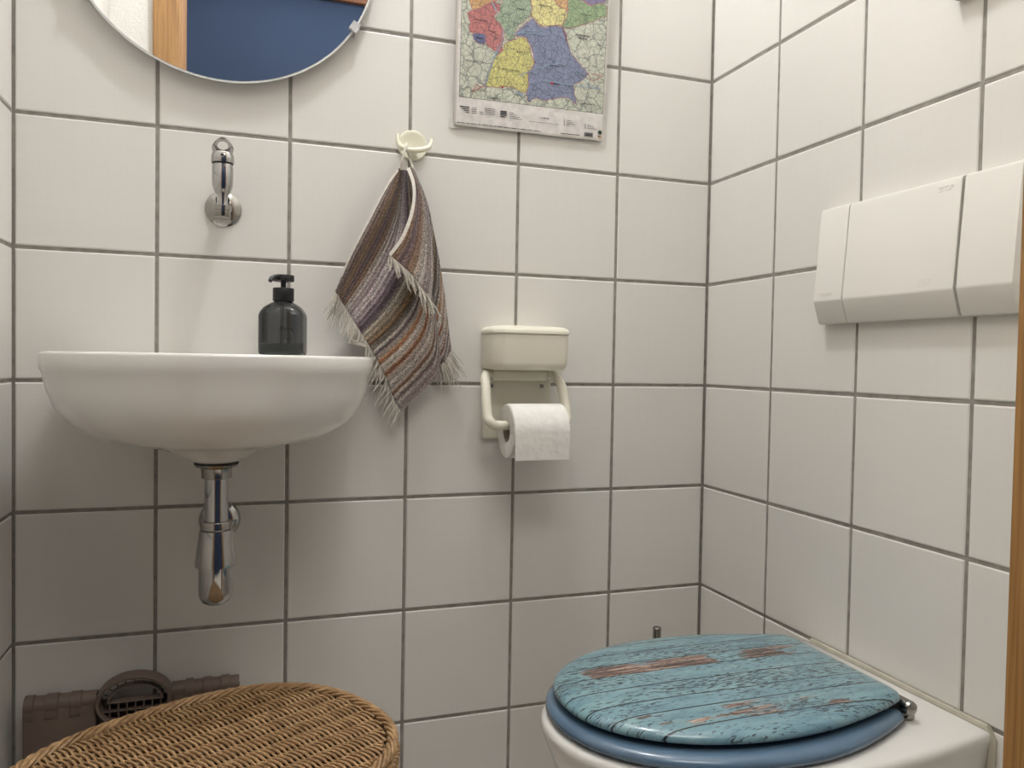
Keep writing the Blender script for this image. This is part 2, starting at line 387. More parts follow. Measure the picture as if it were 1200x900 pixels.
# ---------------------------------------------------------------- mirror
MC = Vector((-.917, -.022, 1.5345)); MR = .2405
t = thing('round_mirror', 'round frameless mirror hanging above the small water tap', 'mirror', (MC.x, 0, MC.z))
MB().lathe([(MR-.0015, .0175), (MR, .019), (MR, .0215)], (MC.x, 0, MC.z), (0, -1, 0), 128).build('glass_edge', M['edge'], t)
MB().lathe([(MR-.0028, .0214), (MR-.0028, .0222)], (MC.x, 0, MC.z), (0, -1, 0), 128).build('mirror_face', M['mirror'], t)
MB().lathe([(.09, .0005), (.09, .0174)], (MC.x, 0, MC.z), (0, -1, 0), 40).build('wall_mount', M['dark'], t)
for ang in (-31, -148, 31, 149):
    a = math.radians(ang); d = Vector((math.cos(a), 0, math.sin(a))); tn = Vector((-d.z, 0, d.x)); c = Vector((MC.x, 0, MC.z)) + d*MR
    mb = MB(); w = .008
    path = [c+d*.0035+Vector((0, -.0025, 0)), c+d*.0035+Vector((0, -.0235, 0)), c-d*.009+Vector((0, -.0245, 0))]
    rings = []
    for i, p in enumerate(path):
        q = p + (Vector((0, -.0015, 0))+d*.0012 if i == 1 else (d*.0015 if i == 0 else Vector((0, -.0015, 0))))
        rings.append([p-tn*w, p+tn*w, q+tn*w, q-tn*w])
    mb.loft(rings).build('mirror_clip', M['clip'], t, ang=20)

# ---------------------------------------------------------------- water tap
TX, TZ, TY = -.9185, 1.094, -.058
t = thing('water_tap', 'small chrome cold water tap on the tiles below the mirror', 'tap', (TX, 0, TZ))
MB().lathe([(.0285, -.0006), (.0285, .002), (.0255, .0045), (.017, .0085), (.013, .0095), (.0115, .012)], (TX, 0, TZ), (0, -1, 0), 48).build('rosette', M['dullchrome'], t)
mb = MB()
mb.lathe([(.0105, .010), (.0105, .05)], (TX, 0, TZ+.006), (0, -1, 0), 24)
mb.lathe([(.009, -.006), (.0080, .002), (.0085, .010), (.0125, .018), (.0152, .026), (.0158, .036), (.0158, .055), (.0150, .0575), (.0150, .059)], (TX, TY, TZ), (0, 0, 1), 40)
mb.build('body', M['chrome'], t)
mb = MB().lathe([(.0118, -.0225), (.0125, -.0215), (.0125, -.0125), (.0138, -.012), (.0138, -.0055), (.0125, -.005), (.009, -.0045)], (TX, TY, TZ), (0, 0, 1), 40)
mb.build('aerator', M['dullchrome'], t)
mb = MB(); mb.lathe([(.0155, .0592), (.0155, .0612)], (TX, TY, TZ), (0, 0, 1), 32); mb.build('seal_ring', M['dark'], t)
# handle: cap, then a tapering loop with an oval eye
h = MB()
h.lathe([(.0166, .0612), (.0172, .063), (.0170, .072), (.0150, .0775), (.006, .079)], (TX, TY, TZ), (0, 0, 1), 40)
N = 36; rings = [[], [], [], []]
for j in range(N):
    a = 2*PI*j/N; ca, sa = math.cos(a), math.sin(a)
    wo = .0162 if sa < 0 else .0162-.0052*sa
    ox, oz = wo*ca, .0175*sa; ix, iz = .0078*ca, .0066*sa+.0035
    if sa < 0: oz *= .95
    for k, (px, pz, py) in enumerate(((ox*.93, oz*.93, -.0058), (ox, oz, 0), (ox*.93, oz*.93, .0058))):
        pass
    o = Vector((TX+ox, TY, TZ+.0855+oz)); i_ = Vector((TX+ix, TY, TZ+.0855+iz)); mid = (o+i_)/2
    rings[0].append(o); rings[1].append(mid+Vector((0, -.0075, 0))); rings[2].append(i_); rings[3].append(mid+Vector((0, .0068, 0)))
h.loft([rings[0], rings[1], rings[2], rings[3], rings[0]], False, False)
hd = h.build('handle', M['chrome'], t, ang=60)
MB().lathe([(.0032, 0), (.0032, .002), (.002, .003)], (TX, TY-.0165, TZ+.0705), (0, -1, 0), 20).build('screw_cap', M['dullchrome'], hd)

# ---------------------------------------------------------------- wash basin
BX, DY = -.9215, -.19
def basin_outline(n=96):
    out = []
    for j in range(n):
        a = 2*PI*j/n; c, s_ = math.cos(a), math.sin(a); p = 2/2.35
        x = .224*math.copysign(abs(c)**p, c)
        y = -.135 + (.1345*math.copysign(abs(s_)**(2/7), s_) if s_ > 0 else -.225*abs(s_)**p)
        if s_ > 0: x = .224*math.copysign(min(1, abs(c)**.22), c)*(1-.10*abs(s_)**2)
        out.append(Vector((BX+x, y, 0)))
    return out
BO = basin_outline(); D0 = Vector((BX, DY, 0))
def bring(z, s_, circ=0.0, wall=1.0, rad=0):
    out = []
    for p in BO:
        q = p - D0; l = q.length; dirv = q.normalized()
        e = D0 + q*s_
        if circ: e = e*(1-circ) + (D0 + dirv*rad)*circ
        out.append(Vector((e.x, min(e.y, -.0006), z)))
    return out
t = thing('wash_basin', 'small white ceramic hand basin fixed to the back wall', 'wash basin', (BX, 0, .70))
mb = MB()
outer = [(0.705, 0, 1, 0.03), (0.7075, 0, 1, 0.035), (0.7115, 0, 1, 0.042), (0.718, 0, 1, 0.056), (0.7245, 0, 0.95, 0.075), (0.7275, 0.22, 0.65, 0.1), (0.7315, 0.42, 0.4, 0.12), (0.7375, 0.6, 0.2, 0.15), (0.748, 0.745, 0, 0), (0.764, 0.857, 0, 0), (0.784, 0.925, 0, 0), (0.808, 0.966, 0, 0), (0.83, 0.984, 0, 0), (0.834, 0.9975, 0, 0), (0.842, 1, 0, 0), (0.8525, 1, 0, 0), (0.8555, 0.994, 0, 0), (0.8568, 0.985, 0, 0)]
inner = [(.8568, .86), (.8555, .835), (.850, .815), (.83, .79), (.80, .74), (.775, .64), (.757, .48), (.748, .28), (.744, .10)]
rings = [bring(z, s_, c, 1, r) for z, s_, c, r in outer]
def bin_(z, s_):
    out = []
    for p in BO:
        q = p-D0; e = D0 + q*s_
        lim = -.085 - (1-s_)*.05
        out.append(Vector((e.x, min(e.y, lim), z)))
    return out
rings += [bin_(z, s_) for z, s_ in inner]
mb.loft(rings).build('bowl', M['ceramic'], t, ang=50)
MB().lathe([(.020, .7440), (.020, .7455), (.013, .7462)], (BX, DY, 0), (0, 0, 1), 32).build('drain_cover', M['chrome'], t)

# bottle trap
t = thing('bottle_trap', 'chrome bottle trap hanging under the white hand basin', 'drain trap', (BX, DY, .50))
TXc = BX+.001
MB().lathe([(.0300, .7049), (.0302, .7022), (.028, .7018)], (TXc, DY, 0), (0, 0, 1), 40).build('rubber_seal', M['dark'], t)
MB().lathe([(.0298, .7017), (.0285, .6985), (.0215, .6960), (.0205, .6905), (.0205, .6825), (.0185, .6815)], (TXc, DY, 0), (0, 0, 1), 40).build('flange_nut', M['dullchrome'], t)
MB().lathe([(.0160, .6814), (.0160, .6155)], (TXc, DY, 0), (0, 0, 1), 40).build('inlet_pipe', M['chrome'], t)
MB().lathe([(.0170, .6210), (.0205, .6205), (.0215, .6190), (.0215, .6100), (.0205, .6090)], (TXc, DY, 0), (0, 0, 1), 40).build('collar_nut', M['dullchrome'], t)
MB().lathe([(.0205, .6089), (.0225, .6078), (.0285, .5610), (.0285, .5575), (.0240, .5570)], (TXc, DY, 0), (0, 0, 1), 48).build('cone', M['chrome'], t, ang=25)
MB().lathe([(.0235, .5569), (.0235, .5220), (.0225, .5130), (.0190, .5060), (.0120, .5020), (0, .5008)], (TXc, DY, 0), (0, 0, 1), 48).build('cup', M['chrome'], t)
MB().lathe([(.0140, -.176), (.0140, -.004)], (TXc, 0, .585), (0, 1, 0), 32).build('outlet_pipe', M['chrome'], t)
MB().lathe([(.0325, .0004), (.0325, .003), (.030, .008), (.022, .013), (.0145, .0145)], (TXc, 0, .585), (0, -1, 0), 48).build('wall_rosette', M['chrome'], t)

# ---------------------------------------------------------------- soap bottle
SX, SY, SZ = -.8265, -.079, .8570
t = thing('soap_dispenser', 'smoky grey soap bottle with black pump on the basin edge', 'soap dispenser', (SX, SY, SZ))
rot = math.radians(-14)
def sq(hw, z, e=4.6, n=56):
    out = []
    for j in range(n):
        a = 2*PI*j/n; c, s_ = math.cos(a), math.sin(a)
        x = hw*math.copysign(abs(c)**(2/e), c); y = hw*math.copysign(abs(s_)**(2/e), s_)
        out.append(Vector((SX+x*math.cos(rot)-y*math.sin(rot), SY+x*math.sin(rot)+y*math.cos(rot), SZ+z)))
    return out
HW = .0345
mb = MB(); mb.loft([sq(HW-.004, .0003), sq(HW-.001, .0022), sq(HW, .006), sq(HW, .062), sq(HW-.0015, .068, 4), sq(HW-.006, .0755, 3.2), sq(HW-.014, .0815, 2.6), sq(.0150, .0845, 2), sq(.0130, .086, 2)])
mb.build('bottle', M['glass'], t)
MB().loft([sq(HW-.006, .0030), sq(HW-.0035, .006), sq(HW-.0032, .0185)]).build('liquid_soap', M['liquid'], t)
MB().lathe([(.0030, .019), (.0030, .083)], (SX-.002, SY, SZ), (0, 0, 1), 14).build('dip_tube', M['tube'], t)
MB().lathe([(.0160, .0862), (.0163, .0868), (.0163, .1055), (.0158, .1064), (.006, .1065)], (SX, SY, SZ), (0, 0, 1), 40).build('collar', M['black'], t)
mb = MB(); mb.lathe([(.0042, .1066), (.0042, .1175)], (SX, SY, SZ), (0, 0, 1), 20)
mb.lathe([(.0158, .1172), (.0163, .1178), (.0163, .1262), (.0158, .1270), (.004, .1272)], (SX, SY, SZ), (0, 0, 1), 40)
dv = Vector((-.62, -.78, 0)).normalized(); o = Vector((SX, SY, SZ))
mb.tube([o+dv*.010+Vector((0, 0, .1225)), o+dv*.022+Vector((0, 0, .1222)), o+dv*.030+Vector((0, 0, .119)), o+dv*.034+Vector((0, 0, .1145))], [.0042, .004, .0036, .0032], 12)
mb.build('pump_head', M['black'], t)
mb = MB(); fx = Vector((math.cos(rot), math.sin(rot), 0)); fn = Vector((math.sin(rot), -math.cos(rot), 0))
base = o + fn*(HW+.0002)
def stroke(pts, w):
    for (x0, z0), (x1, z1) in zip(pts, pts[1:]):
        a = base+fx*x0+Vector((0, 0, z0)); b = base+fx*x1+Vector((0, 0, z1)); d = (b-a).normalized(); nn = d.cross(fn)*w
        mb.add([a-nn, b-nn, b+nn, a+nn], [(0, 1, 2, 3)])
for st in ([(.001, .038), (.005, .046), (.006, .038)], [(.0022, .0405), (.0058, .0405)], [(.0085, .0385), (.0085, .043), (.0105, .043), (.011, .0385), (.0085, .0385)],
           [(.0128, .043), (.014, .0385), (.0152, .043)], [(.017, .0385), (.017, .043)], [(.0192, .0385), (.0192, .043), (.0212, .0385), (.0212, .043)], [(.0238, .033), (.0238, .042)], [(.0268, .033), (.0268, .042)]):
    stroke(st, .0006)
stroke([(.007, .031), (.021, .031)], .0003); stroke([(.007, .027), (.021, .027)], .0003)
mb.build('printed_lettering', M['ink'], t, smooth=False)

# ---------------------------------------------------------------- wall map
ti = math.radians(5); al = math.atan2(.0029, .2937)
MP = Vector((-.5347, -.006, 1.2735)); mx = Vector((math.cos(al), 0, math.sin(al)))
mz = Vector((-math.sin(al)*math.cos(ti), -math.sin(ti), math.cos(al)*math.cos(ti))); mn = mx.cross(mz)
if mn.y > 0: mn = -mn
def mp(x, z, h=0): return MP + mx*x + mz*z + mn*h
W, H = .293, .425
t = thing('paper_map', 'laminated colour map of federal states taped to the tiles beside the hook', 'map', MP)
def rr2(x0, z0, x1, z1, r, h, n=6):
    out = []
    for cx, cz, a0 in ((x1-r, z1-r, 0), (x0+r, z1-r, 90), (x0+r, z0+r, 180), (x1-r, z0+r, 270)):
        for k in range(n+1):
            a = math.radians(a0+90*k/n); out.append(mp(cx+r*math.cos(a), cz+r*math.sin(a), h))
    return out
sh = MB().loft([rr2(0, 0, W, H, .008, 0), rr2(0, 0, W, H, .008, .0012)]).build('laminate_sheet', M['film'], t, ang=30)
mats = []; names = {}
def mreg(key, rgb, **k): names[key] = len(mats); mats.append(map_mat('map_'+key, rgb, **k))
mreg('paper', (226, 221, 217), amt=0.0); mreg('land', (204, 207, 190), sc=50, amt=.9); mreg('ink', (38, 38, 42), amt=0); mreg('border', (172, 104, 110), amt=0)
mreg('bayern', (136, 144, 172)); mreg('baden', (214, 208, 132)); mreg('pfalz', (198, 126, 122)); mreg('saar', (112, 122, 160)); mreg('hessen', (160, 178, 152))
mreg('thuer', (226, 216, 150)); mreg('orange', (214, 172, 122)); mreg('sachsen', (152, 174, 132)); mreg('brand', (138, 128, 166)); mreg('water', (150, 176, 196), amt=.3)
mreg('frame', (60, 62, 66), amt=0); mreg('leaf', (34, 66, 48), amt=0); mreg('red', (178, 60, 58), amt=0)
PM = MB()
def mpoly(pts, key, h):
    PM.add([mp(x, z, h) for x, z in pts], [tuple(range(len(pts)))], names[key])
def mquad(x0, z0, x1, z1, key, h): mpoly([(x0, z0), (x1, z0), (x1, z1), (x0, z1)], key, h)
PM.loft([rr2(.0035, .0035, W-.0035, H-.0035, .006, .0013)], False, True, mi=0)
FX0, FZ0, FX1, FZ1 = .009, .0500, .2885, .405
mquad(FX0-.0007, FZ0-.0007, FX1+.0007, FZ1+.0007, 'frame', .0014)
mquad(FX0, FZ0, FX1, FZ1, 'land', .0015)
polys = dict(
 bayern=[(.1103,.1735),(.1261,.1875),(.1419,.2016),(.1523,.1912),(.1658,.1887),(.1856,.1959),(.2009,.1936),(.2081,.184),(.2106,.1693),(.2182,.1521),(.2291,.1414),(.2472,.1253),(.2545,.12),(.2514,.112),(.2414,.1031),(.2262,.0951),(.2305,.0772),(.2348,.0607),(.2258,.0674),(.2118,.072),(.1915,.0666),(.1714,.0613),(.1544,.064),(.1398,.0547),(.1343,.0662),(.1385,.0848),(.136,.1055),(.1486,.1236),(.1444,.1425),(.1355,.1592),(.1236,.1665),(.1106,.1662)],
 baden=[(.0873,.138),(.0885,.1485),(.098,.1556),(.1108,.1603),(.1171,.1671),(.1302,.1659),(.1373,.1535),(.1414,.1361),(.1484,.128),(.1424,.1123),(.1361,.1025),(.1385,.0848),(.1341,.0707),(.1209,.0707),(.1108,.077),(.0912,.0762),(.0751,.0728),(.0558,.0735),(.0584,.0901),(.0642,.1085),(.0717,.1242),(.081,.1328)],
 pfalz=[(.0187,.1926),(.0325,.2003),(.0511,.2117),(.0667,.2198),(.078,.2157),(.0799,.2073),(.0676,.1939),(.0791,.1838),(.086,.1731),(.0881,.1587),(.0837,.1464),(.0873,.138),(.0793,.134),(.0598,.1417),(.0531,.1511),(.0527,.1627),(.0307,.1611),(.0244,.1617),(.0254,.1791)],
 saar=[(.0292,.158),(.0401,.1624),(.0528,.1612),(.0563,.1515),(.0502,.1434),(.0375,.146),(.0326,.1497)],
 hessen=[(.078,.2143),(.0856,.2256),(.0946,.2444),(.1235,.2518),(.1373,.2334),(.1397,.2161),(.1353,.2036),(.1258,.1934),(.1131,.1842),(.1087,.1733),(.1091,.1616),(.098,.1556),(.0896,.1619),(.0875,.1748),(.0791,.1838),(.0693,.1897),(.0784,.2042)],
 thuer=[(.1373,.2334),(.1304,.2411),(.1498,.25),(.18,.2428),(.1907,.2295),(.2043,.2285),(.2083,.2156),(.199,.1978),(.1856,.1959),(.1689,.1921),(.1556,.1917),(.1452,.2021),(.1368,.2068),(.1397,.2161)],
 orange=[(.0227,.2161),(.0185,.2497),(.0523,.2694),(.0938,.2646),(.0946,.2444),(.0793,.2246),(.0667,.2198),(.0511,.2117),(.0342,.1991),(.0262,.2023)],
 sachsen=[(.207,.2439),(.2322,.2507),(.2516,.2415),(.2791,.2486),(.2875,.2439),(.2870,.2255),(.2669,.2165),(.2363,.2031),(.2128,.1937),(.2009,.1936),(.199,.1978),(.2083,.2156),(.2095,.2263)],
 brand=[(.2324,.2477),(.2068,.2468),(.2028,.2611),(.1879,.2913),(.2001,.3169),(.2645,.3246),(.2872,.2743),(.2857,.2557),(.2791,.2486),(.2534,.2403)])
def wob(pts, amp=.0011, k=4):
    out = []
    for (a, b), (c, d) in zip(pts, pts[1:]+pts[:1]):
        out.append((a, b))
        for i in range(1, k):
            out.append((a+(c-a)*i/k+random.uniform(-amp, amp), b+(d-b)*i/k+random.uniform(-amp, amp)))
    return out
anh = [(.18,.2428),(.1498,.25),(.1519,.2767),(.1879,.2913),(.2028,.2611),(.207,.2439),(.2097,.2233),(.2027,.2268),(.189,.2307)]
nds = [(.05,.27),(.06,.33),(.09,.35),(.13,.345),(.18,.31),(.152,.277),(.13,.251),(.0946,.2444),(.0938,.2646)]
mvp = [(.165,.335),(.17,.36),(.215,.385),(.26,.37),(.262,.325),(.20,.317)]
shh = [(.105,.352),(.105,.39),(.14,.392),(.165,.36),(.155,.338)]
hh = .0016
for key, pts in list(polys.items()) + [('orange', anh), ('baden', nds), ('pfalz', mvp), ('hessen', shh)]:
    w = wob([tuple(p) for p in pts]); cx = sum(p[0] for p in w)/len(w); cz = sum(p[1] for p in w)/len(w)
    mpoly(w, key, hh)
    for (a, b), (c, d) in zip(w, w[1:]+w[:1]):
        l = math.hypot(c-a, d-b) or 1; nx, nz = -(d-b)/l*.00045, (c-a)/l*.00045
        mpoly([(a-nx, b-nz), (c-nx, d-nz), (c+nx, d+nz), (a+nx, b+nz)], 'border', hh+.00005)
    hh += .00003
def mline(pts, key, w, h=.0026):
    for (a, b), (c, d) in zip(pts, pts[1:]):
        l = math.hypot(c-a, d-b) or 1; nx, nz = -(d-b)/l*w, (c-a)/l*w
        mpoly([(a-nx, b-nz), (c-nx, d-nz), (c+nx, d+nz), (a+nx, b+nz)], key, h)
mline(wob([(.0558,.0735),(.046,.070),(.040,.0745),(.036,.066),(.030,.060)], .0006), 'border', .0007)
mline(wob([(.2545,.12),(.262,.107),(.270,.108),(.276,.112),(.286,.118)], .0006), 'border', .0006)
mline(wob([(.2008,.1936),(.2106,.1693)], .0005), 'border', .0008)
mline([(.115,.0705),(.120,.068),(.128,.0645)], 'water', .0016); mline(wob([(.076,.198),(.070,.205),(.066,.212),(.060,.224)], .0006), 'water', .0005)
mline(wob([(.086,.174),(.084,.150),(.076,.132),(.066,.112),(.058,.092),(.056,.074)], .0006), 'water', .0006)
mline(wob([(.12,.098),(.145,.112),(.17,.122),(.195,.130),(.215,.126),(.24,.112),(.262,.098),(.285,.094)], .001), 'water', .0006)
mline(wob([(.09,.172),(.11,.170),(.128,.178),(.15,.182),(.17,.176)], .001), 'water', .0005)
mpoly([(.1835+.0026*math.cos(a*.7), .0931+.0026*math.sin(a*.7)) for a in range(9)], 'red', .0026)
mpoly([(.088+.0022*math.cos(a*.7), .0748+.0022*math.sin(a*.7)) for a in range(9)], 'red', .0026)
for s_, x, z, sz in (('F R A N K R E I C H', .0354, .1122, .0038), ('S C H W E I Z', .0726, .0535, .0042), ('Ö S T E R R E I C H', .2560, .0640, .0036), ('TSCHECHISCHE', .240, .1846, .0040), ('REPUBLIK', .241, .1795, .0040),
                     ('B A Y E R N', .1872, .1239, .0036), ('B A D E N', .1214, .1395, .0036), ('W Ü R T T E M B E R G', .1031, .1059, .0032), ('R H E I N L A N D', .043, .1837, .0032), ('P F A L Z', .0653, .1679, .0034),
                     ('H E S S E N', .1185, .2135, .0034), ('T H Ü R I N G E N', .1624, .2259, .0032), ('S A C H S E N', .2457, .2219, .0034), ('München', .1925, .0925, .0032), ('Prag', .276, .172, .0040), ('SAARLAND', .0425, .1530, .0026), ('1 : 1 600 000', .1711, .0292, .0036)):
    text_mesh(PM, s_, sz, mp(x, z, .0027), mx, mz, 0, names['ink'], bold=.00016)
mline([(.142,.0225),(.142,.0208),(.200,.0205),(.200,.0222)], 'ink', .00025); mline([(.165,.0207),(.165,.022)], 'ink', .0002); mline([(.183,.0207),(.183,.022)], 'ink', .0002)
def tl(x0, x1, z, w=.0004):
    w *= 1.35; mline([(x0, z), (x1, z)], 'ink', w)
for i in range(4):
    z = .0330-.0031*i
    tl(.010+.0035*i, .0275, z, .0007 if i == 0 else .0005); tl(.032, .041, z, .0003); tl(.056, .076, z+.0015, .0003)
    tl(.0855, .098-(i == 3)*.003, z-.0005, .0009 if i < 2 else .0006); tl(.103, .112+.0055*i, z-.0015, .0003)
    tl(.2105, .2125, .0300-.003*i, .0005); tl(.216, .225+.004*i-(i == 3)*.017, .0300-.003*i, .0003)
for i in range(3): tl(.2530, .2550, .0262-.003*i, .0005); tl(.258, .266+.0055*i, .0262-.003*i, .0003)
tl(.0465, .0535, .027, .0004); tl(.048, .0535, .0235, .0004)
x = .006
while x < .165: w = random.uniform(.003, .014); tl(x, min(x+w, .166), .0050, .00045); x += w+.0014
tl(.205, .243, .0056, .00045)
for i in range(14): mline([(.2535+i*.00125, .0050), (.2535+i*.00125, .0125)], 'ink', random.choice((.0003, .0005, .0006)))
mpoly([(.2850+.004*math.cos(a*.63), .0150+.0038*math.sin(a*.63)) for a in range(10)], 'leaf', .0026)
mpoly([(.2800,.0110),(.2830,.0080),(.2860,.0100),(.2885,.0075),(.2870,.0050),(.2820,.0050)], 'orange', .0026); mpoly([(.2815,.0072),(.2835,.0092),(.2850,.0062)], 'ink', .0027)
for i in range(5): mline([(.035+.06*i, FZ0-.0007), (.035+.06*i, FZ0-.002)], 'ink', .0005)
for i in range(7): mline([(FX0-.0007, .085+.045*i), (FX0-.002, .085+.045*i)], 'ink', .0005); mline([(FX1+.0007, .085+.045*i), (FX1+.002, .085+.045*i)], 'ink', .0005)
PM.build('printed_map', mats, t, smooth=False)
for cx, cz in ((.004, .004), (.285, .42)):
    MB().loft([rr2(cx-.011, cz-.009, cx+.011, cz+.009, .003, -.0042), rr2(cx-.011, cz-.009, cx+.011, cz+.009, .003, -.0030)]).build('adhesive_tape', M['plate'], t)

# ---------------------------------------------------------------- towel hook
HX, HZ = -.6075, 1.2300
t = thing('towel_hook', 'round ivory plastic double hook stuck on the tiles above the towel', 'hook', (HX, 0, HZ))
MB().lathe([(.0262, .0003), (.0265, .004), (.0255, .0065), (.0235, .0072), (.018, .0060), (0, .0045)], (HX, 0, HZ), (0, -1, 0), 48).build('base_disc', M['ivory'], t)
L = at(466, 157, -.034); R_ = at(505.5, 163, -.034); bl = at(470, 172, -.038); bm = at(484, 176.5, -.040); br = at(500, 174, -.038)
arm = cat_rom([L, at(466.5, 165, -.036), bl, bm, br, at(504.5, 169.5, -.036), R_], 40)
mb = MB().tube(arm, [.0026+.0022*math.sin(PI*min(1, (i+3)/42)) for i in range(40)], 14)
mb.tube(cat_rom([Vector((HX, -.006, HZ-.014)), Vector((HX-.001, -.02, HZ-.019)), bm+Vector((0, .002, .001))], 12), [.009, .0085, .008, .0075, .007, .0066, .0062, .006, .0058, .0056, .0054, .005], 14)
mb.build('double_arm', M['ivory'], t)

# ---------------------------------------------------------------- towel
t = thing('hand_towel', 'striped brown and grey terry hand towel with fringes hanging from the hook', 'towel', (HX, -.03, .95))
K = 2.432
def tp(x, y): return Vector((360+x/K, 140+y/K, 0))
A = [(0, [(80, 490), (120, 395), (185, 270), (232, 182), (262, 140)]),
     (.12, [(94, 512), (145, 415), (205, 300), (245, 205), (266, 140)]),
     (.28, [(116, 545), (180, 455), (235, 350), (262, 250), (272, 143)]),
     (.45, [(148, 598), (222, 510), (272, 410), (285, 290), (281, 145)]),
     (.60, [(180, 650), (255, 580), (308, 490), (312, 370), (288, 148)]),
     (.76, [(215, 715), (290, 645), (336, 560), (336, 430), (296, 150)]),
     (.90, [(245, 790), (320, 712), (362, 640), (352, 500), (300, 152)]),
     (1, [(268, 832), (340, 765), (374, 715), (368, 590), (312, 240)])]
B = [(0, [(288, 138), (305, 195), (299, 262), (272, 335), (236, 386)]),
     (.2, [(292, 138), (310, 205), (306, 275), (285, 350), (254, 402)]),
     (.5, [(296, 138), (322, 215), (326, 300), (315, 385), (296, 440)]),
     (.8, [(300, 138), (334, 230), (346, 325), (345, 430), (333, 490)]),
     (1, [(302, 140), (338, 235), (352, 335), (358, 440), (352, 520)])]
Cc = [(0, [(300, 160), (325, 300), (345, 450), (358, 600), (368, 700)]),
      (.5, [(302, 150), (335, 270), (362, 400), (382, 560), (392, 690)]),
      (1, [(304, 142), (338, 228), (366, 350), (390, 500), (409, 655)])]
def panel(mb, lines, nt, ns, ydep, u0=0, u1=1, swap=False, ufn=None):
    L = [(a, cat_rom([tp(*p) for p in pts], ns)) for a, pts in lines]
    b = len(mb.v); rows = []
    for i in range(nt):
        tt = i/(nt-1)
        # smooth interpolation between guide lines
        for k in range(len(L)-1):
            if tt <= L[k+1][0] + 1e-9: break
        w = (tt-L[k][0])/(L[k+1][0]-L[k][0])
        k0 = max(k-1, 0); k3 = min(k+2, len(L)-1); row = []
        for j in range(ns):
            a, p, q, d = L[k0][1][j], L[k][1][j], L[k+1][1][j], L[k3][1][j]
            pt = .5*((2*p)+(q-a)*w+(2*a-5*p+4*q-d)*w*w+(3*p-a-3*q+d)*w**3) if 0 < k < len(L)-2 else p.lerp(q, w)
            ss = j/(ns-1); y = ydep(tt, ss)
            mb.v.append(at(pt.x, pt.y, y)); row.append((pt, y))
            uu = ufn(tt, ss) if ufn else u0+(u1-u0)*tt
            mb.uv.append((uu, ss))
        rows.append(row)
    for i in range(nt-1):
        for j in range(ns-1):
            mb.f.append((b+i*ns+j, b+i*ns+j+1, b+(i+1)*ns+j+1, b+(i+1)*ns+j)); mb.mi.append(0)
    return rows
tw = MB(); tw.uv = []
def yA(tt, ss):
    fade = math.sin(PI*min(1, ss*.9+.08))
    return -.036 - .010*fade*math.sin(2*PI*(tt*1.15+.08)+ss*1.3) - .007*fade*math.sin(2*PI*(tt*2.6+.3)-ss*2.5) + .006*(1-ss)*math.sin(tt*9) - .004*math.exp(-((tt-.33-.1*ss)/.06)**2)*ss
def yB(tt, ss): return -.066 - .010*math.sin(PI*tt)*(.3+ss) - .006*math.sin(tt*7+ss*2)*ss + .018*(1-ss)**2
def yC(tt, ss): return -.016 - .008*math.sin(PI*tt)*ss - .004*math.sin(ss*14)*tt
rA = panel(tw, A, 90, 70, yA)
rB = panel(tw, B, 30, 50, yB, .08, .36)
rC = panel(tw, Cc, 16, 60, yC, ufn=lambda a, s_: .1+s_*.8+.10*a)
cl = tw.build('cloth', M['towel'], t, ang=180, mods=(('SOLIDIFY', dict(thickness=.003, offset=0)),))
def fringe(name, base, dirv, n, ln, r=.0007):
    mb = MB()
    for i in range(n):
        f = i/(n-1)*(len(base)-1); k = min(int(f), len(base)-2); p, y = base[k]; q, y2 = base[k+1]; w = f-k
        pt = p.lerp(q, w); yy = y+(y2-y)*w
        d = Vector((dirv[0], dirv[1], 0)).normalized(); d = Vector((d.x+random.uniform(-.35, .35), d.y+random.uniform(-.2, .2), 0)); l = ln*random.uniform(.65, 1.25)
        cx, cy = random.uniform(-3, 3), random.uniform(-2, 2); dy = random.uniform(-.006, .006)
        pts = [at(pt.x+d.x*l*s_+cx*math.sin(PI*s_), pt.y+d.y*l*s_+cy*math.sin(PI*s_)+2.0*s_*s_, min(yy+dy*s_, -.003)) for s_ in (0, .2, .4, .6, .8, 1)]
        for q in pts:
            if q.z < .880 and q.x < -.690: q.x = -.690
        mb.tube(pts, [r, r*1.3, r*1.1, r*1.3, r, r*.7], 5)
    return mb.build(name, M['fringe'], t)
fringe('fringe', [r[0] for r in rA], (-.42, .9), 130, 21, .0008)
fringe('fringe', [r[-1] for r in rB], (.25, .95), 46, 19, .0013)
fringe('fringe', [r[-1] for r in rC], (.45, .9), 34, 26, .0009)
# woven white edge tapes
def tape(name, row, wpx, dy, nrm=(1, 0)):
    mb = MB(); rings = []
    for i, (p, y) in enumerate(row):
        q = row[min(i+1, len(row)-1)][0]-row[max(i-1, 0)][0]; nn = Vector((q.y, -q.x, 0)).normalized()*wpx
        a = at(p.x-nn.x, p.y-nn.y, y+dy); b = at(p.x+nn.x, p.y+nn.y, y+dy); d = Vector((0, -.0016, 0))
        rings.append([a, b, b+d, a+d])
    return mb.loft(rings).build(name, M['hem'], t)
tape('edge_tape', rB[0], 2.0, -.0025)
tape('edge_tape', rA[0][8:-2], 1.2, -.0008)
mb = MB()
hk = bl.lerp(bm, .45)
mb.tube(cat_rom([at(470, 199, -.040), at(471.5, 188, -.046), hk+Vector((-.003, -.0075, -.001)), hk+Vector((0, -.002, .0062)), hk+Vector((.002, .0065, .001)), at(481, 188, -.034), at(485, 200, -.040)], 40), .0022, 8)
mb.build('hanging_loop', M['hem'], t)

